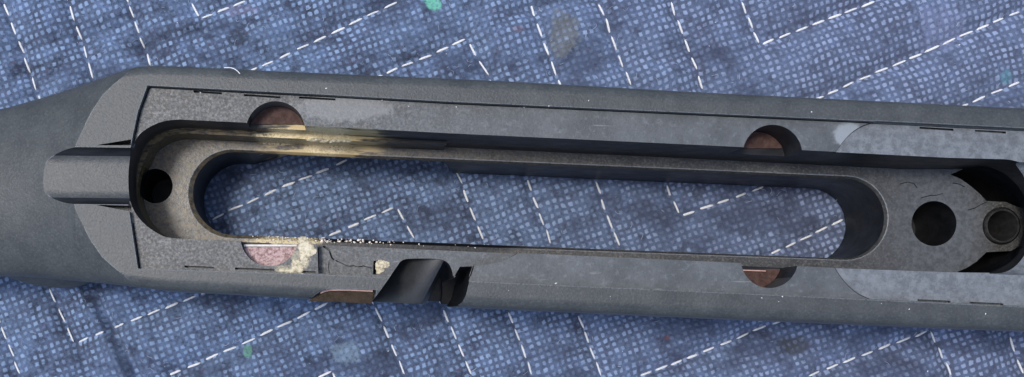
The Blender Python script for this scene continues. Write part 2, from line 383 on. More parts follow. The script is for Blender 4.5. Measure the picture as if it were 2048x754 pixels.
# action channel
up = invp([(360, 239), (495, 245.5), (609, 251), (900, 266.6), (1400, 290), (1660, 303), (1900, 315)], 15)
lo = invp([(1900, 544.5), (1670, 536), (1482, 526), (1040, 506), (478, 481.5), (352, 477)], 15)
cap_l = cubic(invp([(352, 477), (326, 472), (295, 453), (272, 428), (258, 395), (255, 362), (257, 325), (266, 292), (281, 267), (307, 250), (332, 241.5), (360, 239)], 15), 4)[1:-1]
capa = (2013.0, 430.5); cap_r = [(capa[0] + 115 * math.cos(a), capa[1] + 115 * math.sin(a)) for a in np.linspace(-1.5, 1.5, 30)]
capc = (2052.0, 428.0); cap_r2 = [(capc[0] + 116 * math.cos(a), capc[1] + 116 * math.sin(a)) for a in np.linspace(-1.5, 1.5, 30)]
chan = up + cap_r + lo + cap_l
cutters.append(prism(chan, -60, None, 118))
def shrink(p, a):                          # narrow step part-way down the rear half of the wall
    u, v = p
    cu = min(max(u, 372), 2000); cv_ = 342.5 + 0.0455 * cu + 15
    r = math.hypot(u - cu, v - cv_)
    f = (r - a) / r if u < 905 else 1.0
    return (cu + (u - cu) * f, cv_ + (v - cv_) * f)
up2 = up[:3] + [(903, up[3][1] + (up[3][1] - up[2][1]) * (903 - up[3][0]) / (up[3][0] - up[2][0])), (907, up[3][1] + 0.4)] + up[4:]
chan2 = [shrink(p, (11 if p[0] < 700 else 7) * max(0.0, min(1.0, (360 - p[1]) / 70))) if p[1] < 360 else p for p in up2 + cap_r2 + lo + cap_l]
cutters.append(prism(chan2, 112, None, D_LEDGE))
# deep wells either side of the forward tongue
tongue_u = [(1901, 349), (1922, 358), (1940, 371), (1960, 388), (1973, 402), (2012, 404), (2036, 414)]
tongue_l = [(2036, 494), (2022, 502), (1973, 504), (1953, 523), (1933, 536), (1915, 543)]
def cap_arc(a0, a1): return [(capc[0] + 117.5 * math.cos(a), capc[1] + 117.5 * math.sin(a)) for a in np.linspace(a0, a1, 18)]
cutters.append(prism(invp(tongue_u, D_LEDGE) + cap_arc(-0.27, -1.7), 125, None, 345))
cutters.append(prism(invp(tongue_l, D_LEDGE) + cap_arc(1.7, 0.47), 125, None, 345))
# magazine slot straight through the floor
def stadium(ul, ur, ll, lr, n=18):
    (x0, y0), (x1, y1), (x2, y2), (x3, y3) = ul, ur, lr, ll
    pts = [ul, ur]
    cx, cy = (x1 + x2) / 2, (y1 + y2) / 2; r = math.hypot(x1 - cx, y1 - cy); a0 = math.atan2(y1 - cy, x1 - cx)
    pts += [(cx + r * math.cos(a0 + math.pi * i / n), cy + r * math.sin(a0 + math.pi * i / n)) for i in range(1, n)] + [lr, ll]
    cx, cy = (x0 + x3) / 2, (y0 + y3) / 2; r = math.hypot(x3 - cx, y3 - cy); a0 = math.atan2(y3 - cy, x3 - cx)
    pts += [(cx + r * math.cos(a0 + math.pi * i / n), cy + r * math.sin(a0 + math.pi * i / n)) for i in range(1, n)]
    return pts
slot_img = stadium((468, 303), (1692, 356), (468, 469.5), (1692, 516.5))
slot = invp(slot_img, D_LEDGE)
cutters.append(prism(slot, 120, None, D_OUT))
cham = invp(stadium((464, 297.5), (1693, 351), (464, 478), (1693, 521)), D_LEDGE - 2)
cutters.append(prism(cham, D_LEDGE - 2, slot, D_LEDGE + 9))
# wider trigger opening under the rear half of the upper slot edge, with a slanted front end
t0 = [inv(500, 312, D_LEDGE), inv(884, 330, D_LEDGE)]
x_top = inv(888, 321, D_LEDGE)[0]; x_bot = FU + (922 - FU) / 0.851
und_top = [(425, t0[0][1] + 30), (470, t0[0][1] - 6), (620, 235), (x_top, 250), (x_top, t0[1][1] + 14), (560, t0[0][1] + 20)]
und_bot = [(425, t0[0][1] + 30), (470, t0[0][1] - 6), (620, 235), (x_bot, 250), (x_bot, t0[1][1] + 14), (560, t0[0][1] + 20)]
cutters.append(prism(und_top, D_LEDGE + 16, und_bot, D_OUT))
# half-round pockets of the four pillars
pockets = [("upper rear", 551, 262, 60, 74, 58.0), ("lower rear", 539, 474, 58.5, 74, 32.0), ("upper front", 1545, 309, 60, 60, 90.0), ("lower front", 1539, 519, 57.5, 60, 90.0)]
PK = []
for nm, cu, cv, r, n_, dep in pockets:
    c = inv(cu, cv, 15); PK.append((nm, c[0], c[1], r, D_PANEL + dep))
    cutters.append(prism(circle(c[0], c[1], r, 56), -40, None, D_PANEL + dep))
# screw holes in the floor
for (hu, hv, r, dep) in ((311, 372, 34.5, 372), (1868, 447, 45, 372), (2003, 452, 38, D_LEDGE + 5), (2003, 452, 29.5, 372)):
    c = inv(hu, hv, D_LEDGE); cutters.append(prism(circle(c[0], c[1], r / 0.919, 48), 150, None, dep))
# thin witness slits along the panel edge
slits = [((387, 183), (444, 187)), ((488, 190), (561, 195)), ((598, 195), (671, 199)), ((1841, 255), (1909, 259)), ((1952, 261), (2014, 264.5)),
         ((369, 533), (428, 536)), ((470, 537), (549, 540.5)), ((581, 542), (631, 545)), ((1837, 600.5), (1903, 603.5)), ((1941, 605.5), (2009, 609))]
for (a, b) in slits:
    a = inv(*a, 15); b = inv(*b, 15); h = 2.1
    cutters.append(prism([(a[0], a[1] - h), (b[0], b[1] - h), (b[0], b[1] + h), (a[0], a[1] + h)], -10, None, 31))
# bolt raceway: lower ledge cut into the panel beside the slot
race = invp([(634, 470), (1046, 490), (1040, 503.5), (1030, 510), (1018, 516), (1002, 523), (983, 528), (966, 530), (949, 530.5), (942, 552.3)], 15) + [(640, 549.5 - 0.2)]
race[0] = inv(634, 470, 15); race[-1] = inv(636.5, 547.2, 15)
cutters.append(prism(race, -60, None, D_BOLT))
# bolt handle notch through the lower side
notch_top = cubic(invp([(742, 606), (775, 560), (800, 524)], D_BOLT), 4)[:-1] + cubic(invp([(800, 524), (812, 518), (845, 517), (878, 518.5), (896, 526), (905, 545), (906, 566)], D_BOLT), 4) + [(911, 580), (906, 612), (904, 720), (730, 720)]
cutters.append(prism(notch_top, -60, None, 330))
cutters.append(prism([(924, 531.5), (949.5, 530.8), (938.5, 563), (932, 590), (925, 604), (915, 612), (912, 720), (880, 720), (890, 612), (904, 566)], -60, None, 300))
# shallow cut in the lower edge for the brown insert
cutters.append(prism([(612, 604), (628, 592), (640, 583), (660, 577.5), (700, 578), (752, 580), (752, 660), (600, 660)], -60, None, 34))
# tang trough behind the action, with a flat floor and sloping sides
def trough_mesh():
    bm = bmesh.new(); rings = []
    for u, vc in ((50.0, 350.0), (330.0, 353.0)):
        prof = [(-57, -60), (-57, -2)]
        for i in range(13):
            a = i / 12 * math.pi / 2 * 0.92
            prof.append((-57 + 30 * (1 - math.cos(a)) / (1 - math.cos(math.pi / 2 * 0.92)), -2 + 26 * math.sin(a) / math.sin(math.pi / 2 * 0.92)))
        ring = [(u, vc + t, d) for t, d in prof] + [(u, vc - t, d) for t, d in prof[::-1]]
        rings.append([bm.verts.new(W3(*p)) for p in ring])
    n = len(rings[0])
    for i in range(n): bm.faces.new((rings[0][i], rings[0][(i + 1) % n], rings[1][(i + 1) % n], rings[1][i]))
    bm.faces.new(rings[0]); bm.faces.new(rings[1][::-1])
    bmesh.ops.recalc_face_normals(bm, faces=bm.faces)
    me = bpy.data.meshes.new("cutter"); bm.to_mesh(me); bm.free(); return me
cutters.append(trough_mesh())
cutters.append(prism([(196, 289.5), (255, 280), (262.5, 278.8), (261.5, 290.5), (200, 290.5)], -20, None, 40))
cutters.append(prism([(190, 409.5), (259, 411), (261, 424), (255, 422)], -20, None, 40))
cutters.append(prism([inv(747, 522, D_BOLT), inv(754, 521, D_BOLT), inv(753, 549, D_BOLT), inv(746, 549, D_BOLT)], 25, None, 110))
cutters.append(prism([inv(634.5, 490, 60), inv(638.5, 490, 60), inv(637.5, 544, 60), inv(635, 544, 60)], 25, None, 110))
# hairline cracks on the raceway and tool scratches on the forward floor
for sc_ in ([(1936, 420), (1950, 416), (1962, 409), (1974, 404)], [(1842, 396), (1860, 391), (1872, 391), (1886, 387)], [(1905, 366), (1918, 368), (1930, 374)], [(1800, 368), (1815, 364), (1828, 367), (1834, 376)]):
    cutters.append(prism(ribbon(invp(sc_, D_LEDGE), 0.9, 0.7), 150, None, D_LEDGE + 5))
cutters.append(prism(ribbon(invp([(646, 492), (652, 496), (659, 501), (661, 508), (664, 516), (668, 520)], D_BOLT), 2.2, 1.5), 25, None, 58))
cutters.append(prism(ribbon(invp([(671, 521), (680, 525), (690, 530), (698, 532.5), (708, 531.5), (716, 534), (727, 532), (735, 534), (744, 536.5)], D_BOLT), 1.1, 0.9), 25, None, 56))
cutters.append(prism(ribbon(invp([(658, 524), (657, 535), (659, 547)], D_BOLT), 0.8, 0.6), 25, None, 54))
# barrel channel going on to the fore-end
bc = inv(2000, 441, 60)[1]
def barrel_mesh():
    bm = bmesh.new(); rings = []
    for u in (1990.0, 2800.0):
        cv = 342.5 + 0.0455 * u; ring = [W3(u, cv - 114, -60)]
        for i in range(21):
            a = math.pi * i / 20
            ring.append(W3(u, cv - 114 * math.cos(a), 28 + 70 * math.sin(a)))
        ring.append(W3(u, cv + 114, -60)); rings.append([bm.verts.new(p) for p in ring])
    n = len(rings[0])
    for i in range(n): bm.faces.new((rings[0][i], rings[0][(i + 1) % n], rings[1][(i + 1) % n], rings[1][i]))
    bm.faces.new(rings[0]); bm.faces.new(rings[1][::-1])
    bmesh.ops.recalc_face_normals(bm, faces=bm.faces)
    me = bpy.data.meshes.new("cutter"); bm.to_mesh(me); bm.free(); return me
cutters.append(barrel_mesh())

stock = bpy.data.objects.new("rifle_stock", None); col.objects.link(stock)
stock.empty_display_size = 0.02; stock.location = W3(1000, 390, 392)
stock["label"] = "black synthetic rifle stock, empty of its action, lying on the quilted blue blanket"
stock["category"] = "rifle stock"
bpy.context.view_layer.update()

body_me = body_mesh()
K = 100.0                                  # carve at a larger size for precision, then bring it back
body_me.transform(Matrix.Scale(K, 4))
tmp = bpy.data.objects.new("body_work", body_me); col.objects.link(tmp)
for me in cutters:
    me.transform(Matrix.Scale(K, 4))
    c = bpy.data.objects.new("cut_work", me); col.objects.link(c)
    md = tmp.modifiers.new("cut", 'BOOLEAN'); md.operation = 'DIFFERENCE'; md.solver = 'EXACT'; md.object = c
    dg = bpy.context.evaluated_depsgraph_get()
    nm = bpy.data.meshes.new_from_object(tmp.evaluated_get(dg))
    tmp.modifiers.clear(); tmp.data = nm
    print("cut", cutters.index(me), len(nm.polygons))
    bpy.data.objects.remove(c)
full = tmp.data
full.transform(Matrix.Scale(1 / K, 4))
bpy.data.objects.remove(tmp)

# ---- sort the faces of the carved solid into the body and its distinct inner surfaces
def inside(poly, u, v):
    r = False; j = len(poly) - 1
    for i in range(len(poly)):
        if (poly[i][1] > v) != (poly[j][1] > v) and u < (poly[j][0] - poly[i][0]) * (v - poly[i][1]) / (poly[j][1] - poly[i][1]) + poly[i][0]: r = not r
        j = i
    return r
bm = bmesh.new(); bm.from_mesh(full)
bmesh.ops.remove_doubles(bm, verts=bm.verts, dist=2e-6)
bmesh.ops.dissolve_degenerate(bm, edges=bm.edges, dist=2e-6)
notch_zone = [(728, 612), (792, 515), (880, 508), (962, 520), (945, 575), (930, 628), (728, 628)]
lay = bm.faces.layers.int.new("piece")
for f in bm.faces:
    c = f.calc_center_median(); u, v, d = c.x / S + FU, FV - c.y / S, -c.z / S
    p = 0
    if f.normal.z > 0.98 and d > 5:
        if abs(d - D_PANEL) < 1.2 and 255 < u: p = 1
        elif abs(d - D_FRONT) < 1.2 and u > 1600: p = 2
        elif abs(d - D_LEDGE) < 1.5: p = 3
        elif abs(d - D_BOLT) < 1.5 and 600 < u < 960 + 90: p = 4
        elif abs(d - 118) < 1.5 and 200 < u < 950: p = 8
    if p == 0 and D_LEDGE - 1 < d < D_LEDGE + 10 and 0.35 < f.normal.z < 0.97: p = 3
    if p == 0 and d > 18 and 240 < u < 2200 and 230 < v < 552 and f.normal.z > -0.95 and (f.normal.z < 0.9 or d > 200): p = 5
    if p == 0 and f.normal.z > 0.9 and any(abs(d - q[4]) < 1.0 for q in PK) and 480 < u < 1660: p = 5  # pocket floors get the near-black too, for their shade
    if p == 0 and 2 < d < 40 and 60 < u < 262 and 270 < v < 420 and -0.1 < f.normal.z < 0.86 and abs(f.normal.y) > 0.45: p = 5  # trough slopes also take the shade-dark wall colour
    if u > 1985 and d > 20 and f.normal.z > 0.02 and p in (0, 5) and d < 104 and abs(f.normal.x) < 0.2: p = 6
    if d > 16 and 735 < u < 955 and v > 524 and (f.normal.z < 0.95 or d > 120) and p != 4 and not (d < 70 and v < 545 and u < 790): 
        if p in (0, 5) and f.normal.z > -0.9 and d < 340 and inside(notch_zone, u, v): p = 7
    f[lay] = p
full_bm = bm
def piece(ids, name):
    b = full_bm.copy(); l = b.faces.layers.int["piece"]
    bmesh.ops.delete(b, geom=[f for f in b.faces if f[l] not in ids], context='FACES')
    me = bpy.data.meshes.new(name); b.to_mesh(me); b.free()
    me.materials.clear()
    for p in me.polygons: p.material_index = 0
    me.shade_smooth() if hasattr(me, 'shade_smooth') else None
    for p in me.polygons: p.use_smooth = True
    me.set_sharp_from_angle(angle=math.radians(15))
    return me
link("stock_body", piece({0}, "stock_body"), M_stock, stock)
link("inlet_panel", piece({1}, "inlet_panel"), M_panel, stock)
link("forward_panel", piece({2}, "forward_panel"), M_front, stock)
link("inlet_floor", piece({3}, "inlet_floor"), M_floor, stock)
link("bolt_raceway", piece({4}, "bolt_raceway"), M_panel, stock)
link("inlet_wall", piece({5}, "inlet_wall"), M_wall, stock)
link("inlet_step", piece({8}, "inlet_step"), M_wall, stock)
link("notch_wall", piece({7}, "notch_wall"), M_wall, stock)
link("barrel_channel", piece({6}, "barrel_channel"), M_front, stock)
full_bm.free()

def solid(name, pts, d0, d1, mat, parent=stock, pts_bot=None):
    me = prism(pts, d0, pts_bot, d1); me.name = name
    return link(name, me, mat, parent)

# ---- pillar faces in the four half-round pockets
for i, (nm, cu, cv, r, dep) in enumerate(PK):
    upper = 'upper' in nm; ch = cv + (2 if upper else -2)
    ch = (236.5, 491.5, 281.5, 534.0)[i]
    rr = r - 0.6; s = -1 if upper else 1
    half = (ch - cv) * s; a0 = math.asin(max(-1, min(1, half / rr)))
    arc = [(cu + rr * math.cos(a), cv + s * rr * math.sin(a)) for a in np.linspace(a0, math.pi - a0, 26)]
    o = solid("pillar_face", arc, dep - 5, dep + 4, M_pillar_light if i == 1 else M_pillar)
    if i == 1: o["label"] = "pale worn reddish pillar face in the lower rear pocket"
    e0, e1 = arc[0], arc[-1]
    lo_, hi_ = min(e0[0], e1[0]) + 1, max(e0[0], e1[0]) - 1
    if i in (1, 3):
        if i == 3: hi_ = lo_ + (hi_ - lo_) * 0.72; lo_ += 18
        solid("pillar_rim", [(lo_, ch - 5), (hi_, ch - 5), (hi_, ch - 1), (lo_, ch - 1)] if i == 1 else [(lo_, ch + 1), (hi_, ch + 3), (hi_, ch + 5), (lo_, ch + 3)], dep - 8, dep + 2, M_edge if i == 1 else M_pink, o)

# ---- bushing in the forward hole of the tongue
bc_ = inv(2003, 452, D_LEDGE)
bm = bmesh.new()
def ringv(r, d): return [bm.verts.new(W3(bc_[0] + r * math.cos(2 * math.pi * i / 40), bc_[1] + r * math.sin(2 * math.pi * i / 40), d)) for i in range(40)]
prof = [(29.6 / 0.919, 330), (29.0 / 0.919, D_LEDGE), (30.5 / 0.919, D_LEDGE - 5), (33.5 / 0.919, D_LEDGE - 5), (35.2 / 0.919, D_LEDGE - 2), (35.4 / 0.919, D_LEDGE + 4)]
rg = [ringv(*p) for p in prof]
for a, b in zip(rg[:-1], rg[1:]):
    for i in range(40): bm.faces.new((a[i], a[(i + 1) % 40], b[(i + 1) % 40], b[i]))
bmesh.ops.recalc_face_normals(bm, faces=bm.faces)
for f in bm.faces: f.smooth = True
me = bpy.data.meshes.new("bushing"); bm.to_mesh(me); bm.free(); me.set_sharp_from_angle(angle=math.radians(40))
link("bushing", me, M_steel, stock)

# ---- satin black scoop that fills the bolt handle notch
def scoop():
    nu, nv = 34, 30; bm = bmesh.new(); g = []
    for j in range(nv + 1):
        b = j / nv; row = []
        for i in range(nu + 1):
            a = i / nu
            v = 511 + b * 98
            ul = 808 - 68 * b - 4; ur = 892 - 46 * b + 16
            u = ul + a * (ur - ul)
            v = min(v, float(np.interp(u, U, YL)) - 2.0)
            sx = (u - (892 - 48 * b)) * 0.90                       # distance from the rounded crest of the scoop
            d = D_BOLT + 8 + 0.95 * (math.sqrt(sx * sx + 30 ** 2) - 30) + 42 * b ** 1.3 + (min(70 * ((sx - 5) / 12), 75.0) if sx > 5 else 0)
            row.append((u, v, d))
        g.append(row)
    top = [[bm.verts.new(W3(*p)) for p in row] for row in g]
    bot = [[bm.verts.new(W3(p[0], p[1] , p[2] + 40)) for p in row] for row in g]
    for j in range(nv):
        for i in range(nu):
            bm.faces.new((top[j][i], top[j + 1][i], top[j + 1][i + 1], top[j][i + 1])); bm.faces.new((bot[j][i], bot[j][i + 1], bot[j + 1][i + 1], bot[j + 1][i]))
    per_t = top[0] + [r[-1] for r in top[1:]] + top[-1][-2::-1] + [r[0] for r in top[-2:0:-1]]
    per_b = bot[0] + [r[-1] for r in bot[1:]] + bot[-1][-2::-1] + [r[0] for r in bot[-2:0:-1]]
    n = len(per_t)
    for i in range(n): bm.faces.new((per_t[i], per_t[(i + 1) % n], per_b[(i + 1) % n], per_b[i]))
    bmesh.ops.recalc_face_normals(bm, faces=bm.faces)
    for f in bm.faces: f.smooth = True
    me = bpy.data.meshes.new("bolt_notch"); bm.to_mesh(me); bm.free(); me.set_sharp_from_angle(angle=math.radians(50)); return me
link("bolt_notch", scoop(), M_black, stock)

# ---- brown insert let into the lower edge, with its bare pink rim
ins = solid("brown_insert", [(616, 602), (630, 592), (642, 585), (660, 580.5), (700, 581), (748, 583), (744, 607), (640, 601.5)], 22, 60, M_brown)
rim = ribbon([(640, 585.5), (650, 581.5), (661, 579.3), (680, 579), (700, 579.4), (746, 581.4)], 1.7, 1.7)
solid("insert_rim", rim, 15, 40, M_pink, ins)

# ---- sun glints on the worn lower lip, added as small pale beads
random.seed(5)
bm = bmesh.new()
for i in range(120):
    u = random.choice([random.gauss(560, 40), random.gauss(640, 26), random.gauss(712, 22), random.uniform(560, 960)])
    if u < 500 or u > 990: continue
    v = 466.5 + (u - 464) * 0.0375 + random.uniform(3, 11)
    r = random.choice([0.8, 1.0, 1.2, 1.4, 1.8, 2.6]) if u < 760 else random.choice([0.8, 1.0, 1.4])
    a, b = inv(u, v, D_LEDGE)
    m = Matrix.Translation(W3(a, b, D_LEDGE - r * 0.2)) @ Matrix.Diagonal((S * r * random.uniform(0.8, 1.3), S * r * random.uniform(0.8, 1.2), S * r * 0.4, 1)) @ Euler((random.random() * 6, random.random() * 6, 0)).to_matrix().to_4x4()
    bmesh.ops.create_icosphere(bm, subdivisions=2, radius=1.0, matrix=m)
for v in bm.verts: v.co += Vector((random.uniform(-1, 1), random.uniform(-1, 1), random.uniform(-1, 1))) * S * 0.15
for f in bm.faces: f.smooth = True
me = bpy.data.meshes.new("lip_glints"); bm.to_mesh(me); bm.free()
o = link("lip_glints", me, M_bead, stock); o["kind"] = "stuff"

# ---- pistol grip below the wrist
def grip_mesh():
    bm = bmesh.new(); rings = []
    for k in range(25):
        a = k / 24; d = 90 + a * 400
        ring = []
        cu = 70 - 40 * a; cv = 372
        ru = 275 * (1 - 0.10 * a) ; rv = 176 * math.sin(math.pi * (0.20 + 0.42 * min(a * 1.25, 1.0))) + 20
        if a > 0.86: ru *= 1 - (a - 0.86) * 1.2; rv *= 1 - (a - 0.86) * 1.2
        for i in range(48):
            t = 2 * math.pi * i / 48
            ring.append(bm.verts.new(W3(cu + (ru if math.cos(t) < 0 else 165) * math.cos(t), cv + rv * math.sin(t), min(d, 398))))
        rings.append(ring)
    for p, q in zip(rings[:-1], rings[1:]):
        for i in range(48): bm.faces.new((p[i], p[(i + 1) % 48], q[(i + 1) % 48], q[i]))
    bm.faces.new(rings[0]); bm.faces.new(rings[-1][::-1])
    bmesh.ops.remove_doubles(bm, verts=bm.verts, dist=1e-7)
    bmesh.ops.recalc_face_normals(bm, faces=bm.faces)
    for f in bm.faces: f.smooth = True
    me = bpy.data.meshes.new("pistol_grip"); bm.to_mesh(me); bm.free(); return me
link("pistol_grip", grip_mesh(), M_grip, stock)

# ------------------------------------------------------------------ the quilted blanket
D_BL = 402.0
ZIG = [
 [(345, -110), (370, -40), (383, 0), (402, 42), (495, 0), (600, -45), (760, -115)],
 [(225, -85), (258, 8), (301, 133), (330, 215), (518, 135), (800, 0), (1020, -110), (1060, 0), (1115, 155), (1190, 358), (1240, 495), (1280, 610), (1538, 510), (1690, 438), (2250, 195)],
 [(60, -210), (100, -100), (137, 5), (187, 160), (250, 370), (768, 148), (935, 77), (980, 155), (1053, 353), (1103, 490), (1156, 627), (1205, 754), (1225, 790), (1278, 753), (1400, 707), (1542, 649), (1950, 480), (2020, 666), (2050, 754), (2090, 870)],
 [(-60, -170), (5, 0), (75, 185), (190, 540), (420, 440), (560, 375), (665, 333), (865, 243), (910, 335), (968, 485), (1016, 620), (1067, 754), (1140, 960), (1615, 754), (1860, 660), (1905, 754), (1950, 850)],
 [(-230, -300), (-50, 180), (95, 573), (147, 687), (397, 590), (655, 473), (793, 412), (830, 480), (885, 614), (945, 754), (1030, 960)],
 [(-240, 60), (-40, 540), (0, 650), (40, 754), (90, 860), (330, 754), (480, 690), (660, 605), (730, 565), (750, 612), (812, 754), (900, 960)],
 [(-160, 560), (-60, 820), (40, 1010), (500, 815), (665, 742), (680, 780), (750, 950)],
 [(1110, -230), (1160, -100), (1197, 0), (1262, 175), (1333, 365), (1360, 432), (1535, 372), (1945, 205), (2048, 160), (2250, 72)],
 [(1260, -220), (1300, -110), (1340, 0), (1410, 182), (1445, 278), (1650, 190), (2048, 18), (2250, -66)],
 [(1400, -210), (1440, -110), (1483, 0), (1520, 90), (1755, 0), (2000, -100), (2250, -200)],
 [(2110, 540), (2160, 700), (2230, 880)],
]
ZT = [invp(z, D_BL) for z in ZIG]
segs = [(a, b) for z in ZT for a, b in zip(z[:-1], z[1:])]
rs = np.random.RandomState(3)
def vnoise(u, v, size, seed):
    r = np.random.RandomState(seed).rand(64, 64); x = u / size; y = v / size
    xi = np.floor(x).astype(int); yi = np.floor(y).astype(int); fx = x - xi; fy = y - yi
    fx = fx * fx * (3 - 2 * fx); fy = fy * fy * (3 - 2 * fy)
    g = lambda i, j: r[i % 64, j % 64]
    return (g(xi, yi) * (1 - fx) + g(xi + 1, yi) * fx) * (1 - fy) + (g(xi, yi + 1) * (1 - fx) + g(xi + 1, yi + 1) * fx) * fy
folds = [((150, 560), (262, 770), 9, 9), ((196, 600), (300, 790), 8, -9), ((118, 600), (205, 800), 12, -7), ((250, 560), (330, 760), 14, 5), ((-20, 118), (240, 60), 22, -7), ((40, 150), (300, 96), 16, -6), ((160, 130), (420, 40), 20, 5),
         ((300, 80), (480, 60), 14, -5), ((560, 590), (640, 740), 16, -5), ((840, 640), (900, 740), 16, -4), ((1500, 640), (1640, 720), 26, -5), ((1010, 30), (1400, -40), 18, -5), ((1130, 175), (1420, 130), 22, 4), ((1180, 420), (1350, 380), 14, -4)]
folds = [(inv(*a, D_BL), inv(*b, D_BL), w, h) for a, b, w, h in folds]
def segdist(u, v, a, b):
    dx, dy = b[0] - a[0], b[1] - a[1]; L2 = dx * dx + dy * dy
    t = np.clip(((u - a[0]) * dx + (v - a[1]) * dy) / L2, 0, 1)
    return np.hypot(u - a[0] - t * dx, v - a[1] - t * dy), t * math.sqrt(L2)
def bl_depth(u, v):
    """depth of the cloth's surface: quilted puffs that dip to the seams, plus wrinkles"""
    u = np.asarray(u, float); v = np.asarray(v, float)
    best = np.full(u.shape, 1e9); along = np.zeros(u.shape)
    for a, b in segs:
        d_, t_ = segdist(u, v, a, b); m = d_ < best; best = np.where(m, d_, best); along = np.where(m, t_, along)
    h = 22 * (1 - np.exp(-best / 24)) + 2.2 * np.sin(along / 7.5 + 3 * vnoise(u, v, 60, 9)) * np.exp(-best / 20)
    h += 9 * (vnoise(u, v, 120, 1) - 0.5) + 6 * (vnoise(u + 0.5 * v, v, 45, 2) - 0.5) + 2.2 * (vnoise(u, v, 18, 4) - 0.5)
    for a, b, w, hh in folds:
        d_, t_ = segdist(u, v, a, b); h += 1.9 * hh * np.exp(-(d_ / w) ** 2)
    return D_BL - h + 6
gu = np.concatenate([np.arange(-1500, -260, 40), np.arange(-260, 2420, 7), np.arange(2420, 3700, 40)])
gv = np.concatenate([np.arange(-1400, -190, 40), np.arange(-190, 860, 7), np.arange(860, 2200, 40)])
GU, GV = np.meshgrid(gu, gv)
GD = bl_depth(GU, GV)
# under the stock the padding is pressed down flat
nu_, nv_ = len(gu), len(gv)
yu_ = np.interp(GU, U, YU); yl_ = np.interp(GU, U, YL)
under = 1 / (1 + np.exp(-np.minimum(GV - yu_ - 30, yl_ - 30 - GV) / 12))
GD = np.where(GD < 396, GD * (1 - under) + 396 * under + 0 * GD, GD)
top = np.stack([(GU - FU) * S, (FV - GV) * S, -GD * S], -1).reshape(-1, 3)
idx = np.arange(nu_ * nv_).reshape(nv_, nu_)
quads = np.stack([idx[:-1, :-1], idx[1:, :-1], idx[1:, 1:], idx[:-1, 1:]], -1).reshape(-1, 4)
per = np.concatenate([idx[0, :], idx[1:, -1], idx[-1, -2::-1], idx[-2:0:-1, 0]])
low = top[per].copy(); low[:, 2] = -(D_BL + 60) * S
nb = len(top); pb = nb + np.arange(len(per))
skirt = np.stack([per, np.roll(per, -1), np.roll(pb, -1), pb], -1)
me = bpy.data.meshes.new("blanket_cloth")
allv = np.concatenate([top, low]); allf = np.concatenate([quads, skirt])
me.vertices.add(len(allv)); me.vertices.foreach_set("co", allv.astype(np.float32).ravel())
me.loops.add(allf.size); me.loops.foreach_set("vertex_index", allf.astype(np.int32).ravel())
me.polygons.add(len(allf)); me.polygons.foreach_set("loop_start", (np.arange(len(allf)) * 4).astype(np.int32)); me.polygons.foreach_set("loop_total", np.full(len(allf), 4, np.int32))
me.update(); me.validate()
for p in me.polygons: p.use_smooth = True
blanket = bpy.data.objects.new("moving_blanket", None); col.objects.link(blanket); blanket.location = W3(1000, 400, D_BL + 60); blanket.empty_display_size = 0.02
blanket["label"] = "blue woven moving blanket quilted with white zigzag stitching under the rifle stock"; blanket["category"] = "blanket"
bpy.context.view_layer.update()
link("blanket_cloth", me, M_blanket, blanket)

# ---- stitches: each visible stitch is its own short thread
def stitch_mesh():
    bm = bmesh.new(); n, m = 9, 8; rings = []
    for i in range(n):
        x = i / (n - 1) - 0.5; r = max(0.08, (1 - abs(2 * x) ** 6)) ; dip = -1.6 * abs(2 * x) ** 3
        rings.append([bm.verts.new((x * 36, 2.65 * r * math.cos(2 * math.pi * j / m), dip + 2.8 * r * math.sin(2 * math.pi * j / m))) for j in range(m)])
    for a, b in zip(rings[:-1], rings[1:]):
        for j in range(m): bm.faces.new((a[j], b[j], b[(j + 1) % m], a[(j + 1) % m]))
    bm.faces.new(rings[0]); bm.faces.new(rings[-1][::-1])
    bmesh.ops.recalc_face_normals(bm, faces=bm.faces)
    for f in bm.faces: f.smooth = True
    for v in bm.verts: v.co *= S
    me = bpy.data.meshes.new("stitch"); bm.to_mesh(me); bm.free(); me.materials.append(M_thread); return me
SM = [stitch_mesh()]
def visible(u, v):
    k = DIST / (DIST + D_BL); a = FU + (u - FU) * k; b = FV + (v - FV) * k
    if not (-14 < a < 2062 and -14 < b < 768): return False
    yu = np.interp(a, st[:, 0], st[:, 1]); yl = np.interp(a, st[:, 0], st[:, 2])
    if b < yu + 6 or b > yl - 6: return True
    return inside(slot_img, a, b)
spots = []
random.seed(11)
for z in ZT:
    z2 = z
    for (a, b) in zip(z2[:-1], z2[1:]):
        L = math.hypot(b[0] - a[0], b[1] - a[1]); steep = abs(b[1] - a[1]) > abs(b[0] - a[0])
        n = max(1, round(L / (43.5 if not steep else 44.5))); stp = L / n
        for i in range(n):
            t = (i + 0.5) / n; ang = math.atan2(-(b[1] - a[1]), b[0] - a[0])
            spots.append((a[0] + (b[0] - a[0]) * t, a[1] + (b[1] - a[1]) * t, ang, stp, steep))
keep = [s for s in spots]
dep = bl_depth(np.array([s[0] for s in keep]), np.array([s[1] for s in keep]))
first = None; rest = []
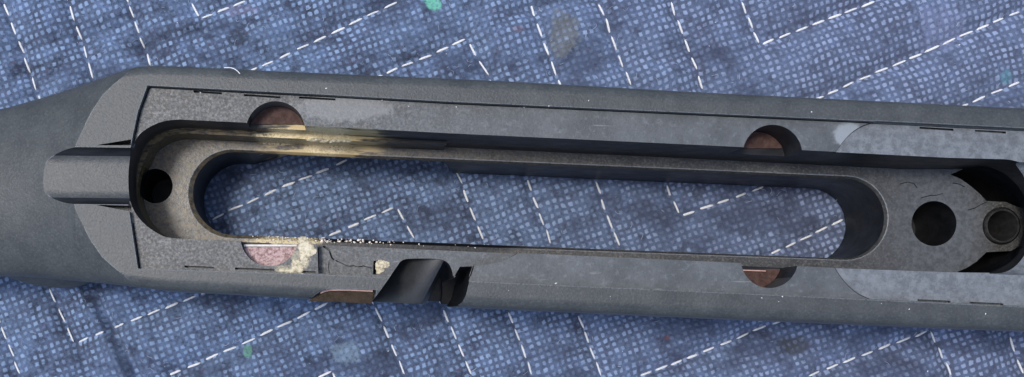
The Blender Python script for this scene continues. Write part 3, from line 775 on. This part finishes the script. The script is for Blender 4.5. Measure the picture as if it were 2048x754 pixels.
for (u, v, ang, stp, steep), d_ in zip(keep, dep):
    u += random.uniform(-1, 1); v += random.uniform(-1, 1); ang += random.uniform(-0.07, 0.07)
    e1 = float(bl_depth(np.array([u + 8 * math.cos(ang)]), np.array([v - 8 * math.sin(ang)]))[0]); e0 = float(bl_depth(np.array([u - 8 * math.cos(ang)]), np.array([v + 8 * math.sin(ang)]))[0])
    pitch = -math.atan2(-(e1 - e0), 16)
    sc = stp / 44 * random.uniform(0.92, 1.10); wd = random.uniform(0.85, 1.12) * (0.95 if steep else 1.05)
    M = Matrix.Translation(W3(u, v, (e0 + e1) / 2 - 2.6)) @ Matrix.Rotation(ang, 4, 'Z') @ Matrix.Rotation(pitch, 4, 'Y') @ Matrix.Diagonal((sc, wd, 1.0, 1))
    if visible(u, v):
        if first is None: first = o = link("stitch", SM[0], None, blanket)
        else:
            o = first.copy(); col.objects.link(o); o.parent = blanket; o.matrix_parent_inverse = blanket.matrix_world.inverted()
        o.matrix_basis = M
    else: rest.append(M)
bm = bmesh.new()
for M in rest:
    n0 = len(bm.verts); bm.from_mesh(SM[0]); bm.verts.ensure_lookup_table()
    bmesh.ops.transform(bm, matrix=M, verts=bm.verts[n0:])
me = bpy.data.meshes.new("seam_stitching"); bm.to_mesh(me); bm.free(); me.materials.append(M_thread)
o = link("seam_stitching", me, None, blanket); o["kind"] = "stuff"

# ------------------------------------------------------------------ resin residue, plus crusts standing in for sunlit patches (raised, with ragged edges)
def residue(name, shapes, d0, hmax, seed, mat, label=None):
    """shapes: ellipses (u, v, ru, rv) in plan; the crust stands where they outweigh the noise"""
    u0 = min(q[0] - q[2] for q in shapes) - 6; u1 = max(q[0] + q[2] for q in shapes) + 6
    v0 = min(q[1] - q[3] for q in shapes) - 6; v1 = max(q[1] + q[3] for q in shapes) + 6
    gu_ = np.arange(u0, u1, 1.5); gv_ = np.arange(v0, v1, 1.5); A, B_ = np.meshgrid(gu_, gv_)
    f = np.full(A.shape, -9.0)
    for (a, b, ra, rb_) in shapes: f = np.maximum(f, 1 - np.hypot((A - a) / ra, (B_ - b) / rb_))
    f = f + 1.0 * (vnoise(A, B_, 14, seed) - 0.5) + 0.5 * (vnoise(A, B_, 5, seed + 1) - 0.5)
    h = np.clip(f * 1.6, 0, 1) ** 0.6 * hmax * (0.6 + 0.6 * vnoise(A, B_, 6, seed + 2)) + 0.4 * (vnoise(A, B_, 3.0, seed + 3) - 0.5)
    bm = bmesh.new(); vv = {}
    def vert(j, i):
        if (j, i) not in vv: vv[(j, i)] = bm.verts.new(W3(A[j, i], B_[j, i], d0 - (max(h[j, i], 0.2) if f[j, i] > 0 else -1.0)))
        return vv[(j, i)]
    for j in range(len(gv_) - 1):
        for i in range(len(gu_) - 1):
            if max(f[j, i], f[j + 1, i], f[j, i + 1], f[j + 1, i + 1]) > 0: bm.faces.new((vert(j, i), vert(j + 1, i), vert(j + 1, i + 1), vert(j, i + 1)))
    for q in bm.faces: q.smooth = True
    me = bpy.data.meshes.new(name); bm.to_mesh(me); bm.free()
    o = link(name, me, mat, stock); o["kind"] = "stuff"
    if label: o["label"] = label
    return o
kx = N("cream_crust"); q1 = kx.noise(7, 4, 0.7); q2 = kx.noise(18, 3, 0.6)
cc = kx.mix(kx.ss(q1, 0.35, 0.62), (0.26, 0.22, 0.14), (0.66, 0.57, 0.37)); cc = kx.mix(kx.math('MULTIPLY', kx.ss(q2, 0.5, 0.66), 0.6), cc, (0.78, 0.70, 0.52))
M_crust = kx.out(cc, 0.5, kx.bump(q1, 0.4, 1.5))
residue("resin_and_sun_patch", [(608, 506, 17, 28), (594, 529, 15, 12), (574, 540, 18, 5), (622, 497, 9, 12)], D_PANEL, 0.7, 31, M_crust, "cream crusted residue beside the lower rear pocket")
pa, pb = inv(764, 533, D_BOLT)
residue("resin_and_sun_patch", [(pa, pb - 4, 12, 8), (pa - 3, pb + 6, 7, 8)], D_BOLT, 0.6, 47, M_crust, "small cream spot added for a sunlit patch left of the bolt notch")  # cream crust stands in for a sunlit spot
residue("resin_and_sun_patch", [(672, 262, 30, 4), (632, 260, 18, 3)], 118, 1.2, 61, M_crust, "pale crust and painted-in sunlight on the upper wall's step")  # crust adds to the sunlit streak painted on the step

# ------------------------------------------------------------------ lint
def tube(name, pts, r, mat):
    cu = bpy.data.curves.new(name, 'CURVE'); cu.dimensions = '3D'; cu.bevel_depth = r * S; cu.bevel_resolution = 2
    s = cu.splines.new('POLY'); s.points.add(len(pts) - 1)
    for p, q in zip(s.points, pts): p.co = (*W3(*q), 1)
    t = bpy.data.objects.new("tube_work", cu); col.objects.link(t)
    dg = bpy.context.evaluated_depsgraph_get(); me = bpy.data.meshes.new_from_object(t.evaluated_get(dg)); bpy.data.objects.remove(t)
    me.name = name; me.materials.clear(); me.materials.append(mat)
    for p in me.polygons: p.use_smooth = True
    return link(name, me)
o = tube("lint_hair", [(a, b, d) for (a, b), d in zip(cubic([(447, 133.5), (460, 134), (468, 137), (475, 142), (480, 148)], 4), np.linspace(13, 1, 17) * 0.8 - 2)], 0.9, M_thread)
o["label"] = "fine white curved lint hair on the stock's upper rear edge"; o["category"] = "lint"
random.seed(21)
bm = bmesh.new()
for i in range(66):
    if i < 46:
        u = random.uniform(170, 2040); v = random.choice([random.uniform(150, 235), random.uniform(545, 600)]) + 0.0455 * (u - 600) * (0.9)
        yu = np.interp(u, U, YU) + 30; yl = np.interp(u, U, YL) - 30
        if not (yu < v < yl) or abs(v - (342.5 + .0455 * u)) < 170: continue
        d_ = -0.4
        if inside(panel_poly, u, v): d_ = D_PANEL - 0.4
    else:
        u, v = inv(random.uniform(0, 2048), random.choice([random.uniform(0, 130), random.uniform(660, 750)]), D_BL); d_ = float(bl_depth(np.array([u]), np.array([v]))[0]) - 1.5
    r = random.choice([0.6, 0.7, 0.9, 1.3])
    m = Matrix.Translation(W3(u, v, d_)) @ Matrix.Rotation(random.random() * 6, 4, 'Z') @ Matrix.Diagonal((S * r * random.uniform(1, 2.6), S * r, S * r * 0.7, 1))
    bmesh.ops.create_icosphere(bm, subdivisions=1, radius=1.0, matrix=m)
me = bpy.data.meshes.new("dust_specks"); bm.to_mesh(me); bm.free(); me.materials.append(M_thread)
o = link("dust_specks", me); o["kind"] = "stuff"; o["label"] = "tiny white dust specks scattered over the stock and the blanket"; o["category"] = "dust"

random.seed(77)
bm = bmesh.new()
for i in range(520):
    u, v = inv(random.uniform(-20, 2070), random.uniform(-10, 765), D_BL)
    n = 5; ang = random.random() * 6.28; L = random.uniform(6, 22); cur = random.uniform(-1.2, 1.2); pts = []
    for j in range(n):
        pts.append((u, v)); ang += cur * random.uniform(0.2, 0.9); u += math.cos(ang) * L / n; v += math.sin(ang) * L / n
    dd = bl_depth(np.array([p[0] for p in pts]), np.array([p[1] for p in pts]))
    w = random.uniform(0.35, 0.6); prev = None
    for j, (p, d_) in enumerate(zip(pts, dd)):
        q = pts[min(j + 1, n - 1)]; r_ = pts[max(j - 1, 0)]; tx, ty = q[0] - r_[0], q[1] - r_[1]; tl = math.hypot(tx, ty) + 1e-6
        nx, ny = -ty / tl * w, tx / tl * w; z = float(d_) - 1.6 - 1.2 * math.sin(j / (n - 1) * math.pi)
        tri = [bm.verts.new(W3(p[0] + nx, p[1] + ny, z)), bm.verts.new(W3(p[0] - nx, p[1] - ny, z)), bm.verts.new(W3(p[0], p[1], z - w))]
        if prev:
            for a_, b_ in ((0, 1), (1, 2), (2, 0)): bm.faces.new((prev[a_], prev[b_], tri[b_], tri[a_]))
        prev = tri
bmesh.ops.recalc_face_normals(bm, faces=bm.faces)
me = bpy.data.meshes.new("lint_fibres"); bm.to_mesh(me); bm.free()
o = link("lint_fibres", me, mat_simple("pale_blue_lint", (0.22, 0.27, 0.40), (0.50, 0.54, 0.62), 60, 0.8, 0.1), blanket); o["kind"] = "stuff"
